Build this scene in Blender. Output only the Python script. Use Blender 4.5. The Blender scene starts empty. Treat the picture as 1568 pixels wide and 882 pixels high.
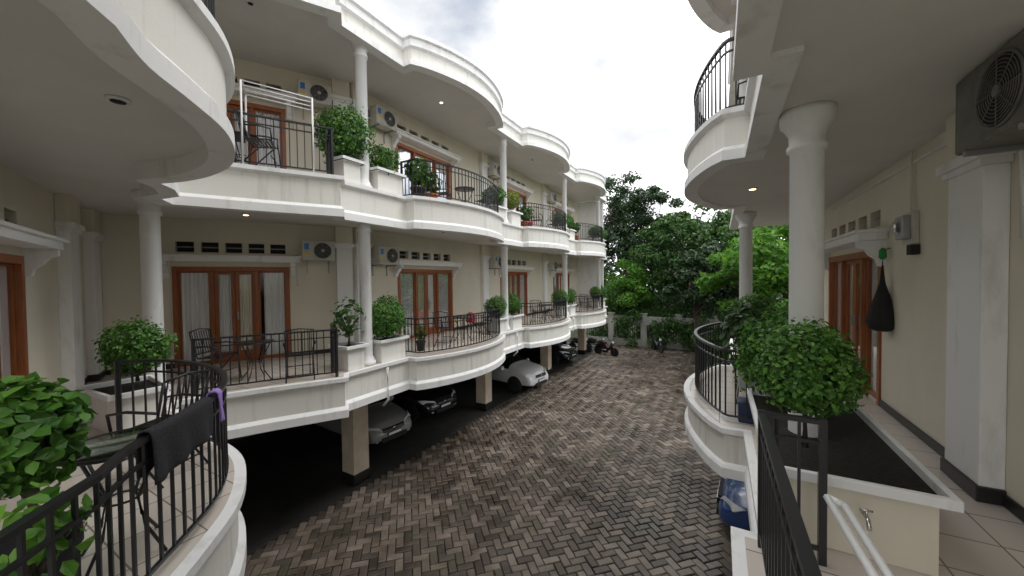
import bpy, math, random
import numpy as np
from mathutils import Vector, Matrix
random.seed(4); rng=np.random.default_rng(7)
S=bpy.context.scene; COL=S.collection
EYE=4.9; F1=3.13; F2=6.83; RF=10.45; SOF=0.55
# ------------------------------------------------------------------ materials
def nodes(name):
    m=bpy.data.materials.new(name); m.use_nodes=True
    nt=m.node_tree; b=nt.nodes['Principled BSDF']; return m,nt,b
def mat(name,c,rough=.6,c2=None,scale=3.0,bump=0.0,bscale=40,metal=0,stretch=(1,1,1),lo=.35,hi=.7,spec=.5,detail=6):
    m,nt,b=nodes(name); N=nt.nodes; L=nt.links
    b.inputs['Roughness'].default_value=rough; b.inputs['Metallic'].default_value=metal
    b.inputs['Specular IOR Level'].default_value=spec
    b.inputs['Base Color'].default_value=(*c,1)
    if c2 or bump:
        g=N.new('ShaderNodeNewGeometry'); mp=N.new('ShaderNodeMapping'); mp.inputs['Scale'].default_value=stretch
        L.new(g.outputs['Position'],mp.inputs['Vector'])
    if c2:
        n=N.new('ShaderNodeTexNoise'); n.inputs['Scale'].default_value=scale; n.inputs['Detail'].default_value=detail
        n.inputs['Roughness'].default_value=.65
        L.new(mp.outputs[0],n.inputs['Vector'])
        r=N.new('ShaderNodeValToRGB'); r.color_ramp.elements[0].position=lo; r.color_ramp.elements[1].position=hi
        r.color_ramp.elements[0].color=(*c2,1); r.color_ramp.elements[1].color=(*c,1)
        L.new(n.outputs['Fac'],r.inputs[0]); L.new(r.outputs[0],b.inputs['Base Color'])
    if bump:
        n2=N.new('ShaderNodeTexNoise'); n2.inputs['Scale'].default_value=bscale; n2.inputs['Detail'].default_value=4
        L.new(g.outputs['Position'],n2.inputs['Vector'])
        bp=N.new('ShaderNodeBump'); bp.inputs['Strength'].default_value=bump; bp.inputs['Distance'].default_value=.01
        L.new(n2.outputs['Fac'],bp.inputs['Height']); L.new(bp.outputs[0],b.inputs['Normal'])
    return m
M_white=mat('white_paint',(.84,.84,.83),.6,(.66,.66,.63),2.2,.15,60,stretch=(1.8,1.8,.5),lo=.28,hi=.46)
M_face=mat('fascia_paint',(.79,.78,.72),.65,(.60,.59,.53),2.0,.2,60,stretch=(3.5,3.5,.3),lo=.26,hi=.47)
M_ceil=mat('ceiling_paint',(.75,.73,.70),.8,(.69,.67,.63),1.2,.1,50)
M_beige=mat('beige_wall',(.76,.71,.59),.75,(.70,.65,.53),1.3,.2,80,stretch=(1,1,.4),lo=.3,hi=.6)
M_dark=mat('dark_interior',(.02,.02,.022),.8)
M_black=mat('black_metal',(.014,.014,.016),.35,spec=.5)
M_wood=mat('teak_frame',(.36,.115,.03),.38,(.25,.07,.018),5,.1,30,stretch=(6,6,.5))
M_plinth=mat('black_skirting',(.02,.018,.017),.35)
M_soil=mat('soil',(.035,.028,.02),.95,(.012,.01,.008),25,.8,30)
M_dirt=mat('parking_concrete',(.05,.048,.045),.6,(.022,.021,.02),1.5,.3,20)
M_post=mat('post_paint',(.70,.60,.46),.7,(.55,.46,.35),2.5,.2,40)
M_trunk=mat('bark',(.10,.075,.055),.9,(.045,.035,.025),12,.8,20,stretch=(1,1,.3))
M_plastic=mat('white_plastic',(.78,.78,.76),.4)
M_grey=mat('grey_metal',(.35,.35,.36),.4,metal=.6)
M_terra=mat('terracotta',(.42,.12,.04),.7)
M_acw=mat('ac_casing',(.62,.60,.54),.5,(.50,.48,.42),6)
M_acd=mat('ac_casing_backlit',(.20,.195,.17),.6,(.13,.125,.11),6)  # darker copy of the AC casing, backlit shade put into the colour
M_blue=mat('sticker_blue',(.03,.22,.55),.4); M_yel=mat('sticker_yellow',(.8,.55,.05),.5)
M_towel=mat('black_towel',(.012,.012,.016),.95,(.03,.03,.035),60,.8,150)
M_purple=mat('purple_cloth',(.30,.20,.55),.9)
M_red=mat('red_plastic',(.45,.02,.05),.5)
M_rubber=mat('rubber',(.012,.012,.012),.8)
M_chrome=mat('chrome',(.6,.6,.6),.2,metal=1)
M_aggr=mat('boundary_render',(.50,.49,.45),.8,(.25,.26,.22),1.2,.2,30,stretch=(1,1,.4))
def ground_mat():
    return mat('ground_earth',(.06,.07,.03),.95,(.03,.04,.015),.5,.5,8)
def tile_mat():
    m,nt,b=nodes('floor_tile'); N=nt.nodes;L=nt.links
    g=N.new('ShaderNodeNewGeometry'); t=N.new('ShaderNodeTexBrick'); t.offset=0
    t.inputs['Scale'].default_value=1; t.inputs['Brick Width'].default_value=.4; t.inputs['Row Height'].default_value=.4
    t.inputs['Mortar Size'].default_value=.006; t.inputs['Color1'].default_value=(.66,.60,.53,1); t.inputs['Color2'].default_value=(.60,.54,.48,1)
    t.inputs['Mortar'].default_value=(.25,.21,.18,1)
    L.new(g.outputs['Position'],t.inputs['Vector']); L.new(t.outputs[0],b.inputs['Base Color']); b.inputs['Roughness'].default_value=.22
    return m
M_tile=tile_mat()
def glass_mat(name='window_glass',tint=(.97,.98,.98),k=.6):
    m=bpy.data.materials.new(name); m.use_nodes=True; nt=m.node_tree; N=nt.nodes; L=nt.links
    N.remove(N['Principled BSDF']); o=N['Material Output']
    a=N.new('ShaderNodeBsdfTransparent'); a.inputs[0].default_value=(*tint,1); g=N.new('ShaderNodeBsdfGlossy'); g.inputs['Roughness'].default_value=.03
    f=N.new('ShaderNodeFresnel'); f.inputs[0].default_value=1.45; mx=N.new('ShaderNodeMixShader'); mu=N.new('ShaderNodeMath'); mu.operation='MULTIPLY'; mu.inputs[1].default_value=k
    L.new(f.outputs[0],mu.inputs[0]); L.new(mu.outputs[0],mx.inputs[0]); L.new(a.outputs[0],mx.inputs[1]); L.new(g.outputs[0],mx.inputs[2]); L.new(mx.outputs[0],o.inputs[0])
    return m
M_glass=glass_mat(); M_tglass=glass_mat('table_glass',(.75,.85,.8),1.0)
M_curtW=mat('curtain_white',(.92,.92,.92),.9,(.84,.84,.87),8,stretch=(3,3,.3)); M_curtB=mat('curtain_blue',(.34,.48,.66),.9,(.24,.38,.56),8,stretch=(3,3,.3))
M_curtY=mat('curtain_cream',(.88,.84,.72),.9)
def emit(name,c,s):
    m,nt,b=nodes(name); b.inputs['Emission Color'].default_value=(*c,1); b.inputs['Emission Strength'].default_value=s; return m
M_lamp=emit('lit_downlight',(1,.78,.5),4)
def leaf_mat(name,cols,trans=.35,rough=.45):
    m,nt,b=nodes(name); N=nt.nodes; L=nt.links
    g=N.new('ShaderNodeNewGeometry'); r=N.new('ShaderNodeValToRGB'); L.new(g.outputs['Random Per Island'],r.inputs[0])
    els=r.color_ramp.elements; els[0].color=(*cols[0],1); els[1].color=(*cols[-1],1)
    for i,c in enumerate(cols[1:-1]):
        e=els.new((i+1)/(len(cols)-1)); e.color=(*c,1)
    L.new(r.outputs[0],b.inputs['Base Color']); b.inputs['Roughness'].default_value=rough
    t=N.new('ShaderNodeBsdfTranslucent'); L.new(r.outputs[0],t.inputs[0]); mx=N.new('ShaderNodeMixShader'); mx.inputs[0].default_value=trans
    o=N['Material Output']; L.new(b.outputs[0],mx.inputs[1]); L.new(t.outputs[0],mx.inputs[2]); L.new(mx.outputs[0],o.inputs[0])
    return m
L_bush=leaf_mat('leaf_bush',[(.028,.09,.012),(.055,.165,.02),(.09,.235,.03),(.16,.34,.05)])
L_dark=leaf_mat('leaf_dark',[(.013,.036,.010),(.024,.062,.015),(.040,.092,.024)],.2)
L_mid=leaf_mat('leaf_mid',[(.022,.065,.013),(.048,.12,.02),(.09,.20,.035)],.3)
L_bright=leaf_mat('leaf_bright',[(.06,.18,.02),(.12,.30,.03),(.20,.42,.05)],.45)
L_yel=leaf_mat('leaf_yellow',[(.12,.20,.03),(.28,.36,.07),(.4,.42,.12)],.4)
# ------------------------------------------------------------------ mesh builder
class MB:
    def __init__(s): s.v=[];s.f=[];s.mi=[];s.mats=[];s.M=Matrix.Identity(4);s.sm=[]
    def mid(s,m):
        if m not in s.mats: s.mats.append(m)
        return s.mats.index(m)
    def add(s,vs,fs,m,smooth=False):
        o=len(s.v); s.v+=[tuple(s.M@Vector(p)) for p in vs]; k=s.mid(m)
        for f in fs: s.f.append([i+o for i in f]); s.mi.append(k); s.sm.append(smooth)
    def box(s,x0,x1,y0,y1,z0,z1,m,bev=0):
        vs=[(x0,y0,z0),(x1,y0,z0),(x1,y1,z0),(x0,y1,z0),(x0,y0,z1),(x1,y0,z1),(x1,y1,z1),(x0,y1,z1)]
        s.add(vs,[(3,2,1,0),(4,5,6,7),(0,1,5,4),(1,2,6,5),(2,3,7,6),(3,0,4,7)],m)
    def tube(s,pts,r,m,n=8,cap=True):
        pts=[Vector(p) for p in pts]; rs=r if isinstance(r,(list,tuple)) else [r]*len(pts)
        vs=[];fs=[]
        for i,p in enumerate(pts):
            a=pts[max(0,i-1)]; b=pts[min(len(pts)-1,i+1)]; t=(b-a).normalized()
            u=t.cross(Vector((0,0,1))); 
            if u.length<.05: u=t.cross(Vector((1,0,0)))
            u.normalize(); w=t.cross(u)
            for k in range(n):
                an=2*math.pi*k/n; vs.append(tuple(p+(u*math.cos(an)+w*math.sin(an))*rs[i]))
        for i in range(len(pts)-1):
            for k in range(n): fs.append((i*n+k,i*n+(k+1)%n,(i+1)*n+(k+1)%n,(i+1)*n+k))
        if cap: fs.append(tuple(range(n-1,-1,-1))); fs.append(tuple((len(pts)-1)*n+k for k in range(n)))
        s.add(vs,fs,m,True)
    def lathe(s,c,prof,m,n=24,axis='z',smooth=True):
        vs=[];fs=[]
        for (r,h) in prof:
            for k in range(n):
                a=2*math.pi*k/n; x,y=r*math.cos(a),r*math.sin(a)
                if axis=='z': p=(x,y,h)
                elif axis=='y': p=(x,h,y)
                else: p=(h,x,y)
                vs.append((c[0]+p[0],c[1]+p[1],c[2]+p[2]))
        for i in range(len(prof)-1):
            for k in range(n): fs.append((i*n+k,i*n+(k+1)%n,(i+1)*n+(k+1)%n,(i+1)*n+k))
        fs.append(tuple(range(n-1,-1,-1))); fs.append(tuple((len(prof)-1)*n+k for k in range(n)))
        s.add(vs,fs,m,smooth)
    def build(s,name,parent=None,bevel=0,autos=True,subsurf=0):
        me=bpy.data.meshes.new(name); me.from_pydata(s.v,[],s.f)
        for m in s.mats: me.materials.append(m)
        me.polygons.foreach_set('material_index',s.mi); me.polygons.foreach_set('use_smooth',s.sm); me.update()
        ob=bpy.data.objects.new(name,me); COL.objects.link(ob)
        if parent: ob.parent=parent
        if bevel:
            b=ob.modifiers.new('bv','BEVEL'); b.width=bevel; b.segments=2; b.limit_method='ANGLE'; b.angle_limit=math.radians(40)
        if subsurf:
            b=ob.modifiers.new('ss','SUBSURF'); b.levels=subsurf; b.render_levels=subsurf
        return ob
def empty(name,loc=(0,0,0)):
    e=bpy.data.objects.new(name,None); COL.objects.link(e); e.location=loc; e.empty_display_size=.2; return e
def offs(path,o):
    out=[];n=len(path)
    for i in range(n):
        ns=[]
        if i>0: d=Vector(path[i])-Vector(path[i-1]); d.normalize(); ns.append(Vector((d.y,-d.x)))
        if i<n-1: d=Vector(path[i+1])-Vector(path[i]); d.normalize(); ns.append(Vector((d.y,-d.x)))
        if len(ns)==2:
            m=(ns[0]+ns[1]); 
            if m.length<.3: m=ns[0]
            m.normalize(); k=1/max(.45,m.dot(ns[0])); m=m*k
        else: m=ns[0]
        p=Vector(path[i])+m*o; out.append((p.x,p.y))
    return out
def sweep(mb,path,prof,z,m,closed=False,face=None):
    rings=[offs(path,q[0]) for q in prof]; vs=[];fs=[];fs2=[];n=len(prof)
    for i in range(len(path)):
        for j,q in enumerate(prof): vs.append((rings[j][i][0],rings[j][i][1],z+q[1]))
    for i in range(len(path)-1):
        for j in range(n if closed else n-1):
            k=(j+1)%n; (fs2 if face and j in face else fs).append((i*n+j,i*n+k,(i+1)*n+k,(i+1)*n+j))
    if closed: fs.append(tuple(range(n))); fs.append(tuple((len(path)-1)*n+k for k in range(n-1,-1,-1)))
    mb.add(vs,fs,m)
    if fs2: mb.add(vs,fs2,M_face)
def poly(mb,pts,z,m,flip=False):
    from mathutils.geometry import tessellate_polygon
    vs=[(x,y,z) for x,y in pts]; tr=tessellate_polygon([[Vector(v) for v in vs]])
    mb.add(vs,[tuple(t) for t in tr],m)
def resample(path,step):
    P=[Vector(p) for p in path]; out=[]; 
    for a,b in zip(P[:-1],P[1:]):
        L=(b-a).length; n=max(1,round(L/step))
        for k in range(n): out.append((a+(b-a)*k/n,(b-a).normalized()))
    out.append((P[-1],(P[-1]-P[-2]).normalized())); return out
# ------------------------------------------------------------------ plan
def bulge(x,y0,y1,dep,sgn,n=24):
    out=[]
    for i in range(n+1):
        t=i/n; out.append((x+sgn*dep*math.sin(math.pi*t)**.8 if 0<t<1 else x, y0+(y1-y0)*t))
    return out
def catmull(P,n=4):
    out=[];P=[Vector(p) for p in P]
    for i in range(len(P)-1):
        p0=P[max(0,i-1)];p1=P[i];p2=P[i+1];p3=P[min(len(P)-1,i+2)]
        for k in range(n):
            t=k/n; q=.5*((2*p1)+(p2-p0)*t+(2*p0-5*p1+4*p2-p3)*t*t+(3*p1-p0-3*p2+p3)*t**3); out.append((q.x,q.y))
    out.append((P[-1].x,P[-1].y)); return out
XG=-6.32; XB=-6.07
RB=bulge(.05,8.5,5.0,.5,-1)
NC=catmull([(-2.46,.58),(-2.76,.78),(-3.05,1.08),(-3.39,1.40),(-3.82,1.66),(-4.32,1.85),(-4.88,1.92),(-5.4,1.88),(-5.8,1.76)],4)
AF=[(-7.22,2.36),(-6.66,3.42),(-6.06,4.42)]
bulgesY=[(6.3,10.2),(12.1,16.0),(17.9,21.8)]; colsY=[5.32,11.15,16.95,22.7]
LB=[bulge(XB,a,b,.55,1) for a,b in bulgesY]
pR=[(.3,12.3)]+[(.3,8.5)]+RB+[(.3,5.0),(.3,2.95),(.13,2.95),(.13,1.25)]
pM=[(-.25,.6),(-1.2,.5),(-1.6,.1)]
pL=[(-2.0,.12)]+NC+[(-6.05,1.98),(-6.45,2.16),(-6.85,2.10)]+AF+[(XG,4.62)]
for b in LB: pL+= [(XG,b[0][1])]+b+[(XG,b[-1][1])]
pL+=[(XG,23.6)]
bkL=[(-8.2,23.6),(-8.2,6.3),(-10.55,2.25),(-2.46,-.97)]
bkR=[(1.9,-1.6),(1.9,12.3)]
bldL=empty('apartment_building'); bldR=empty('apartment_building.001')
fasc=[(-.02,.0),(.07,.0),(.07,-.07),(.04,-.09),(.0,-.11),(.0,-.54),(.03,-.57),(.055,-.60),(.055,-.74),(-.14,-.74),(-.14,-SOF)]
fascR=[(-.02,.0),(.06,.0),(.06,-.06),(.035,-.08),(.0,-.10),(.0,-.42),(.03,-.44),(.05,-.47),(.05,-.585),(-.14,-.585),(-.14,-SOF)]
roofp=[(-.4,.0),(.10,.0),(.10,-.08),(.05,-.11),(.05,-.26),(-.02,-.29),(-.02,-.52),(.03,-.55),(.08,-.58),(.08,-.70),(-.16,-.70),(-.16,-SOF)]
upL=[(-2.0,-1.1)]+pL; upR=pR+[(.13,-1.6)]
mb=MB(); sweep(mb,pM+pL,fasc,F1,M_white,face=(4,)); sweep(mb,upL,fasc,F2,M_white,face=(4,)); sweep(mb,upL,roofp,RF,M_white,face=(5,))
mb.build('cornices',bldL)
mb=MB(); sweep(mb,pR+pM[:1],fascR,F1,M_white,face=(4,)); sweep(mb,upR,fascR,F2,M_white,face=(4,)); sweep(mb,upR,roofp,RF,M_white,face=(5,))
mb.build('cornices',bldR)
polyF1=pR+pM+pL+bkL+[(-1.5,-1.6)]+bkR; polyL=upL+bkL; polyR=upR+bkR
mb=MB(); poly(mb,polyF1,F1-.002,M_tile); poly(mb,polyL,F2-.002,M_tile); poly(mb,polyL,RF-.03,M_white); mb.build('balcony_floors',bldL)
mb=MB(); poly(mb,polyR,F2-.002,M_tile); poly(mb,polyR,RF-.03,M_white); mb.build('balcony_floors',bldR)
mb=MB(); poly(mb,polyF1,F1-SOF,M_ceil)
for z in (F2,RF): poly(mb,polyL,z-SOF,M_ceil)
mb.build('soffits',bldL)
mb=MB()
for z in (F2,RF): poly(mb,polyR,z-SOF,M_ceil)
mb.build('soffits',bldR)
def mass(body,parent):
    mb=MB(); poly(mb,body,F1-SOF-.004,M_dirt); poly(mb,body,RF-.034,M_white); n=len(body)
    for i in range(n):
        a=body[i];b=body[(i+1)%n]; mb.add([(a[0],a[1],F1-SOF-.004),(b[0],b[1],F1-SOF-.004),(b[0],b[1],RF-.034),(a[0],a[1],RF-.034)],[(0,1,2,3)],M_beige)
    mb.build('building_mass',parent)
mass([(-15,-4),(-2.5,-4),(-2.5,-1.36),(-10.98,2.0),(-8.55,6.35),(-8.55,23.58),(-15,23.58)],bldL)
mass([(2.25,-1.62),(9,-1.62),(9,12.28),(2.25,12.28)],bldR)
mb=MB()
mb.box(-8.55,-6.5,23.55,23.65,F1-SOF+.01,RF-.6,M_white)
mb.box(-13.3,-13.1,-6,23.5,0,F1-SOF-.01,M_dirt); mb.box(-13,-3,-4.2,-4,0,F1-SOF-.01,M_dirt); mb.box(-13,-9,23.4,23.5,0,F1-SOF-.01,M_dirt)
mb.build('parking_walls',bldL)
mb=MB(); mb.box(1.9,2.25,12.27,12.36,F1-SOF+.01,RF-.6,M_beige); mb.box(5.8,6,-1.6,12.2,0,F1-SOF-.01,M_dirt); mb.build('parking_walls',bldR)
def wallseg(p0,p1,doors,parent,pils=(),zs=((F1,F2-SOF),(F2,RF-SOF))):
    a=Vector((*p0,0)); d=Vector((p1[0]-p0[0],p1[1]-p0[1],0)); Ln=d.length; d.normalize(); nrm=Vector((-d.y,d.x,0))
    M=Matrix(((d.x,nrm.x,0,a.x),(d.y,nrm.y,0,a.y),(0,0,1,0),(0,0,0,1)))
    w=MB(); w.M=M; fr=MB(); fr.M=M; gl=MB(); gl.M=M; cu=MB(); cu.M=M; tr=MB(); tr.M=M
    for fi,(z0,z1) in enumerate(zs):
        ops=[]
        for (s0,s1) in doors:
            ops.append((s0,s1,z0,z0+2.12,'d'))
            nh=5; st=(s1-s0)/nh
            for k in range(nh):
                ops.append((s0+st*(k+.14),s0+st*(k+.86),z0+2.44,z0+2.66,'t'))
        xs=sorted(set([0,Ln]+[o[0] for o in ops]+[o[1] for o in ops])); zz=sorted(set([z0,z1]+[o[2] for o in ops]+[o[3] for o in ops]))
        for i in range(len(xs)-1):
            for j in range(len(zz)-1):
                cx=(xs[i]+xs[i+1])/2; cz=(zz[j]+zz[j+1])/2
                if any(o[0]<cx<o[1] and o[2]<cz<o[3] for o in ops): continue
                w.add([(xs[i],0,zz[j]),(xs[i+1],0,zz[j]),(xs[i+1],0,zz[j+1]),(xs[i],0,zz[j+1])],[(0,1,2,3)],M_beige)
        for (s0,s1,a0,a1,k) in ops:
            dp=.26 if k=='d' else .12
            w.add([(s0,0,a0),(s0,-dp,a0),(s0,-dp,a1),(s0,0,a1)],[(0,1,2,3)],M_beige); w.add([(s1,0,a0),(s1,-dp,a0),(s1,-dp,a1),(s1,0,a1)],[(0,1,2,3)],M_beige)
            w.add([(s0,0,a1),(s1,0,a1),(s1,-dp,a1),(s0,-dp,a1)],[(0,1,2,3)],M_beige); w.add([(s0,0,a0+.001),(s1,0,a0+.001),(s1,-dp,a0+.001),(s0,-dp,a0+.001)],[(0,1,2,3)],M_beige)
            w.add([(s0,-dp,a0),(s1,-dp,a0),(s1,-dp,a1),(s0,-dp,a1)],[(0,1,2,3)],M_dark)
            if k=='t':
                fr.box(s0,s1,-.09,-.06,(a0+a1)/2-.012,(a0+a1)/2+.012,M_grey)
        for (s0,s1) in doors:
            W=s1-s0; t=z0+2.12
            fr.box(s0-.01,s0+.08,-.11,.025,z0+.003,t+.01,M_wood); fr.box(s1-.08,s1+.01,-.11,.025,z0+.003,t+.01,M_wood); fr.box(s0+.08,s1-.08,-.11,.024,t-.09,t+.01,M_wood)
            i0=s0+.08; iw=W-.16; cuts=[0,.29,.5,.71,1]
            for c in (.29,.71): fr.box(i0+iw*c-.035,i0+iw*c+.035,-.10,.012,z0+.004,t-.09,M_wood)
            for k in range(4):
                a=i0+iw*cuts[k]+(.035 if k in(1,3) else (.0 if k==0 else .004)); b=i0+iw*cuts[k+1]-(.035 if k in(0,2) else (.0 if k==3 else .004))
                door=k in(1,2); st=.07 if door else .03; bt=.24 if door else (.08)
                y0,y1=(-.085,-.04)
                fr.box(a,a+st,y0,y1,z0+.01,t-.091,M_wood); fr.box(b-st,b,y0,y1,z0+.01,t-.091,M_wood)
                fr.box(a+st,b-st,y0+.002,y1-.002,z0+.01,z0+bt,M_wood); fr.box(a+st,b-st,y0+.002,y1-.002,t-.091-st,t-.092,M_wood)
                gl.add([(a+st,-.06,z0+bt),(b-st,-.06,z0+bt),(b-st,-.06,t-.09-st),(a+st,-.06,t-.09-st)],[(0,1,2,3)],M_glass)
                if k==1: fr.box(b-.055,b-.03,y1,y1+.05,z0+.95,z0+1.12,M_grey)
                mm=random.choice([M_curtW,M_curtW,M_curtW,M_curtW,M_curtB] if not door else [M_curtW,M_curtY,M_curtW])
                f0=0; f1=1
                if not door and random.random()<.5: f1=random.uniform(.75,.95)
                nn=60; vs=[];fs=[]
                ph=random.random()*6
                for q in range(nn+1):
                    xx=a+(b-a)*(f0+(f1-f0)*q/nn); yy=-.115+.024*math.sin(q*.75+ph)+.012*math.sin(q*.37)
                    vs+= [(xx,yy,z0+.02),(xx,yy*1.0,t-.05)]
                for q in range(nn): fs.append((2*q,2*q+2,2*q+3,2*q+1))
                cu.add(vs,fs,mm,True)
            tr.box(s0-.22,s1+.22,.002,.30,z0+2.23,z0+2.33,M_white); tr.box(s0-.26,s1+.26,.002,.34,z0+2.33,z0+2.37,M_white)
            for bx in (s0-.14,s1+.04):
                vs=[];P=[(.002,2.228),(.28,2.228),(.28,2.15),(.20,2.12),(.15,2.04),(.08,1.98),(.06,1.90),(.002,1.88)]
                for (yy,zz_) in P: vs+=[(bx,yy,z0+zz_),(bx+.1,yy,z0+zz_)]
                m_=len(P); fs=[tuple(2*i for i in range(m_)),tuple(2*i+1 for i in range(m_-1,-1,-1))]+[(2*i,2*((i+1)%m_),2*((i+1)%m_)+1,2*i+1) for i in range(m_)]
                tr.add(vs,fs,M_white)
        segs=[0]+[q for dd in sorted(doors) for q in dd]+[Ln]
        for i in range(0,len(segs),2):
            if segs[i+1]-segs[i]>.05: tr.box(segs[i]+.001,segs[i+1]-.011 if i<len(segs)-2 else segs[i+1],.001,.02,z0+.001,z0+.10,M_plinth)
        for (ps,pw) in pils:
            tr.box(ps-pw/2,ps+pw/2,.001,.14,z0+.12,z1-.55,M_white); tr.box(ps-pw/2-.02,ps+pw/2+.02,.001,.16,z0+.002,z0+.12,M_plinth)
            tr.box(ps-pw/2-.03,ps+pw/2+.03,.001,.17,z1-.55,z1-.50,M_white); tr.box(ps-pw/2-.06,ps+pw/2+.06,.001,.20,z1-.50,z1-.42,M_white); tr.box(ps-pw/2-.02,ps+pw/2+.02,.001,.155,z1-.42,z1-.002,M_beige)
    w.build('wall',parent)
    if doors: fr.build('door_frames',parent,bevel=.004); gl.build('glass_panes',parent); cu.build('curtains',parent)
    tr.build('wall_trim',parent,bevel=.006)
    return M
ML=wallseg((-8.2,23.6),(-8.2,6.3),[(13.3,15.8),(7.5,10.0),(1.7,4.2)],bldL,[(17.1,.38),(11.3,.38),(5.5,.38)])
MA=wallseg((-8.2,6.3),(-10.55,2.25),[(1.42,3.5)],bldL,[(.22,.36)])
MN=wallseg((-10.55,2.25),(-2.46,-.97),[(3.35,5.75)],bldL,[(.3,.5),(1.75,.5)])
MR=wallseg((1.9,-1.6),(1.9,12.3),[(8.35,11.0)],bldR,[(6.1,.5),(12.6,.4)])
def column(mb,x,y,z0,z1,r=.12):
    H=z1-z0
    mb.lathe((x,y,z0),[(r*1.5,0),(r*1.5,.08),(r*1.25,.1),(r*1.25,.14),(r*1.04,.18),(r,.25),(r*.97,H-.34),(r*1.16,H-.33),(r*1.16,H-.29),(r*1.02,H-.27),(r*1.05,H-.2),(r*1.35,H-.13),(r*1.55,H-.11),(r*1.6,H-.04),(r*1.6,H-.001)],M_white,28)
mb=MB()
for z0,z1 in ((F1,F2-SOF),(F2,RF-SOF)):
    for y in colsY: column(mb,-6.55,y,z0,z1)
    column(mb,-7.5,2.22,z0,z1)
mb.build('columns',bldL)
mb=MB()
for z0,z1 in ((F1,F2-SOF),(F2,RF-SOF)):
    column(mb,.64,3.95,z0,z1,.12); column(mb,.50,9.5,z0,z1,.125)
mb.build('columns',bldR)
bushspots=[]
def planter(mb,pts,z,h=.5,body=None):
    body=body or M_face
    c=Vector((sum(p[0] for p in pts)/4,sum(p[1] for p in pts)/4))
    def ring(k): return [((p[0]-c.x)*1+math.copysign(k,p[0]-c.x)+c.x,(p[1]-c.y)+math.copysign(k,p[1]-c.y)+c.y) for p in pts]
    levels=[(0,.0),(0,h-.07),(.03,h-.065),(.03,h),(-.07,h),(-.07,h-.06)]
    vs=[];fs=[]
    for k,hh in levels:
        for p in ring(k): vs.append((p[0],p[1],z+hh))
    for i in range(len(levels)-1):
        for j in range(4): fs.append((i*4+j,i*4+(j+1)%4,(i+1)*4+(j+1)%4,(i+1)*4+j))
    mb.add(vs,fs[:4],body); mb.add(vs,fs[4:],M_white); l=len(levels)-1
    mb.add(vs[l*4:],[(0,1,2,3)],M_soil)
mb=MB()
for fl,z in enumerate((F1,F2)):
    for i,cy in enumerate(colsY):
        g0=4.66 if i==0 else bulgesY[i-1][1]; g1=bulgesY[i][0] if i<3 else 23.5
        for a,b in ((g0+.06,cy-.22),(cy+.22,g1-.06)):
            if b-a>.25:
                planter(mb,[(XG-.5,a),(XG-.035,a),(XG-.035,b),(XG-.5,b)],z)
                bushspots.append((XG-.27,(a+b)/2,z+.44,fl,i))
    planter(mb,[(-6.95,1.4),(-6.12,1.45),(-6.1,1.86),(-6.9,1.95)],z)
    if fl==0: bushspots.append((-6.44,1.74,z+.54,0,9))
mb.build('planters',bldL,bevel=.006)
mb=MB()
for z in (F1,F2):
    planter(mb,[(.345,3.06),(1.12,3.06),(1.12,4.9),(.345,4.9)],z,body=M_beige); planter(mb,[(.345,8.6),(.8,8.6),(.8,9.25),(.345,9.25)],z)
mb.build('planters',bldR,bevel=.006)
def resample_path(p,step):
    P=[Vector(q) for q in p]; out=[tuple(P[0])]; carry=0
    for a,b in zip(P[:-1],P[1:]):
        L=(b-a).length; s=step-carry
        while s<=L: q=a+(b-a)*s/L; out.append(tuple(q)); s+=step
        carry=L-(s-step)
    return out
def railing(mb,pth,z,h=.88,step=.115,o=-.11):
    p=offs(pth,o)
    def rr(w,hh,zc): sweep(mb,p,[(-w,zc-hh),(w,zc-hh),(w,zc+hh),(-w,zc+hh)],z,M_black,True)
    rr(.022,.014,h); rr(.012,.009,h-.13); rr(.012,.011,.09)
    for q,t in resample(resample_path(p,step),9):
        mb.M=Matrix.Translation((q.x,q.y,z))@Matrix.Rotation(math.atan2(t.y,t.x),4,'Z'); mb.box(-.008,.008,-.008,.008,.08,h-.012,M_black)
    for i in (0,len(p)-1)+tuple(i for i in range(1,len(p)-1) if (Vector(p[i])-Vector(p[i-1])).normalized().dot((Vector(p[i+1])-Vector(p[i])).normalized())<.6):
        mb.M=Matrix.Translation((p[i][0],p[i][1],z)); mb.box(-.02,.02,-.02,.02,.0,h+.02,M_black)
    mb.M=Matrix.Identity(4)
mb=MB(); mbr=MB()
for z in (F1,F2):
    for b in LB: railing(mb,[(XG-.25,b[0][1]+.02)]+[(XB,b[0][1]+.02)]+b[1:-1]+[(XB,b[-1][1]-.02)]+[(XG-.25,b[-1][1]-.02)],z)
    railing(mb,[(-7.15,2.55)]+AF[1:]+[(-6.5,4.62)],z)
    railing(mb,([(-1.2,.5),(-1.6,.1)] if z==F1 else [(-2.0,-1.0)])+[(-2.0,.12)]+NC+[(-6.05,1.5)],z,o=-.07)
    railing(mbr,[(.7,8.45),(.05,8.45)]+RB[1:-1]+[(.05,5.05),(.6,5.05)],z)
    railing(mbr,[(.55,2.98),(.13,2.98),(.13,1.25)]+([(-.25,.6),(-1.2,.5)] if z==F1 else [(.13,-1.5)]),z)
railing(mb,[(-1.5,-1.55),(-2.4,-.98)][::-1],F1); railing(mbr,[(-1.5,-1.6),(1.85,-1.6)],F1)
mb.build('railings',bldL); mbr.build('railings',bldR)
mb=MB()
for y in (.2,5.98,11.7,17.5,23.3):
    mb.box(-8.07,-7.63,y-.22,y+.22,.25,F1-SOF-.005,M_post); mb.box(-8.09,-7.61,y-.24,y+.24,0,.25,M_plinth)
mb.build('parking_posts',bldL,bevel=.01)
mb=MB()
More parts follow.
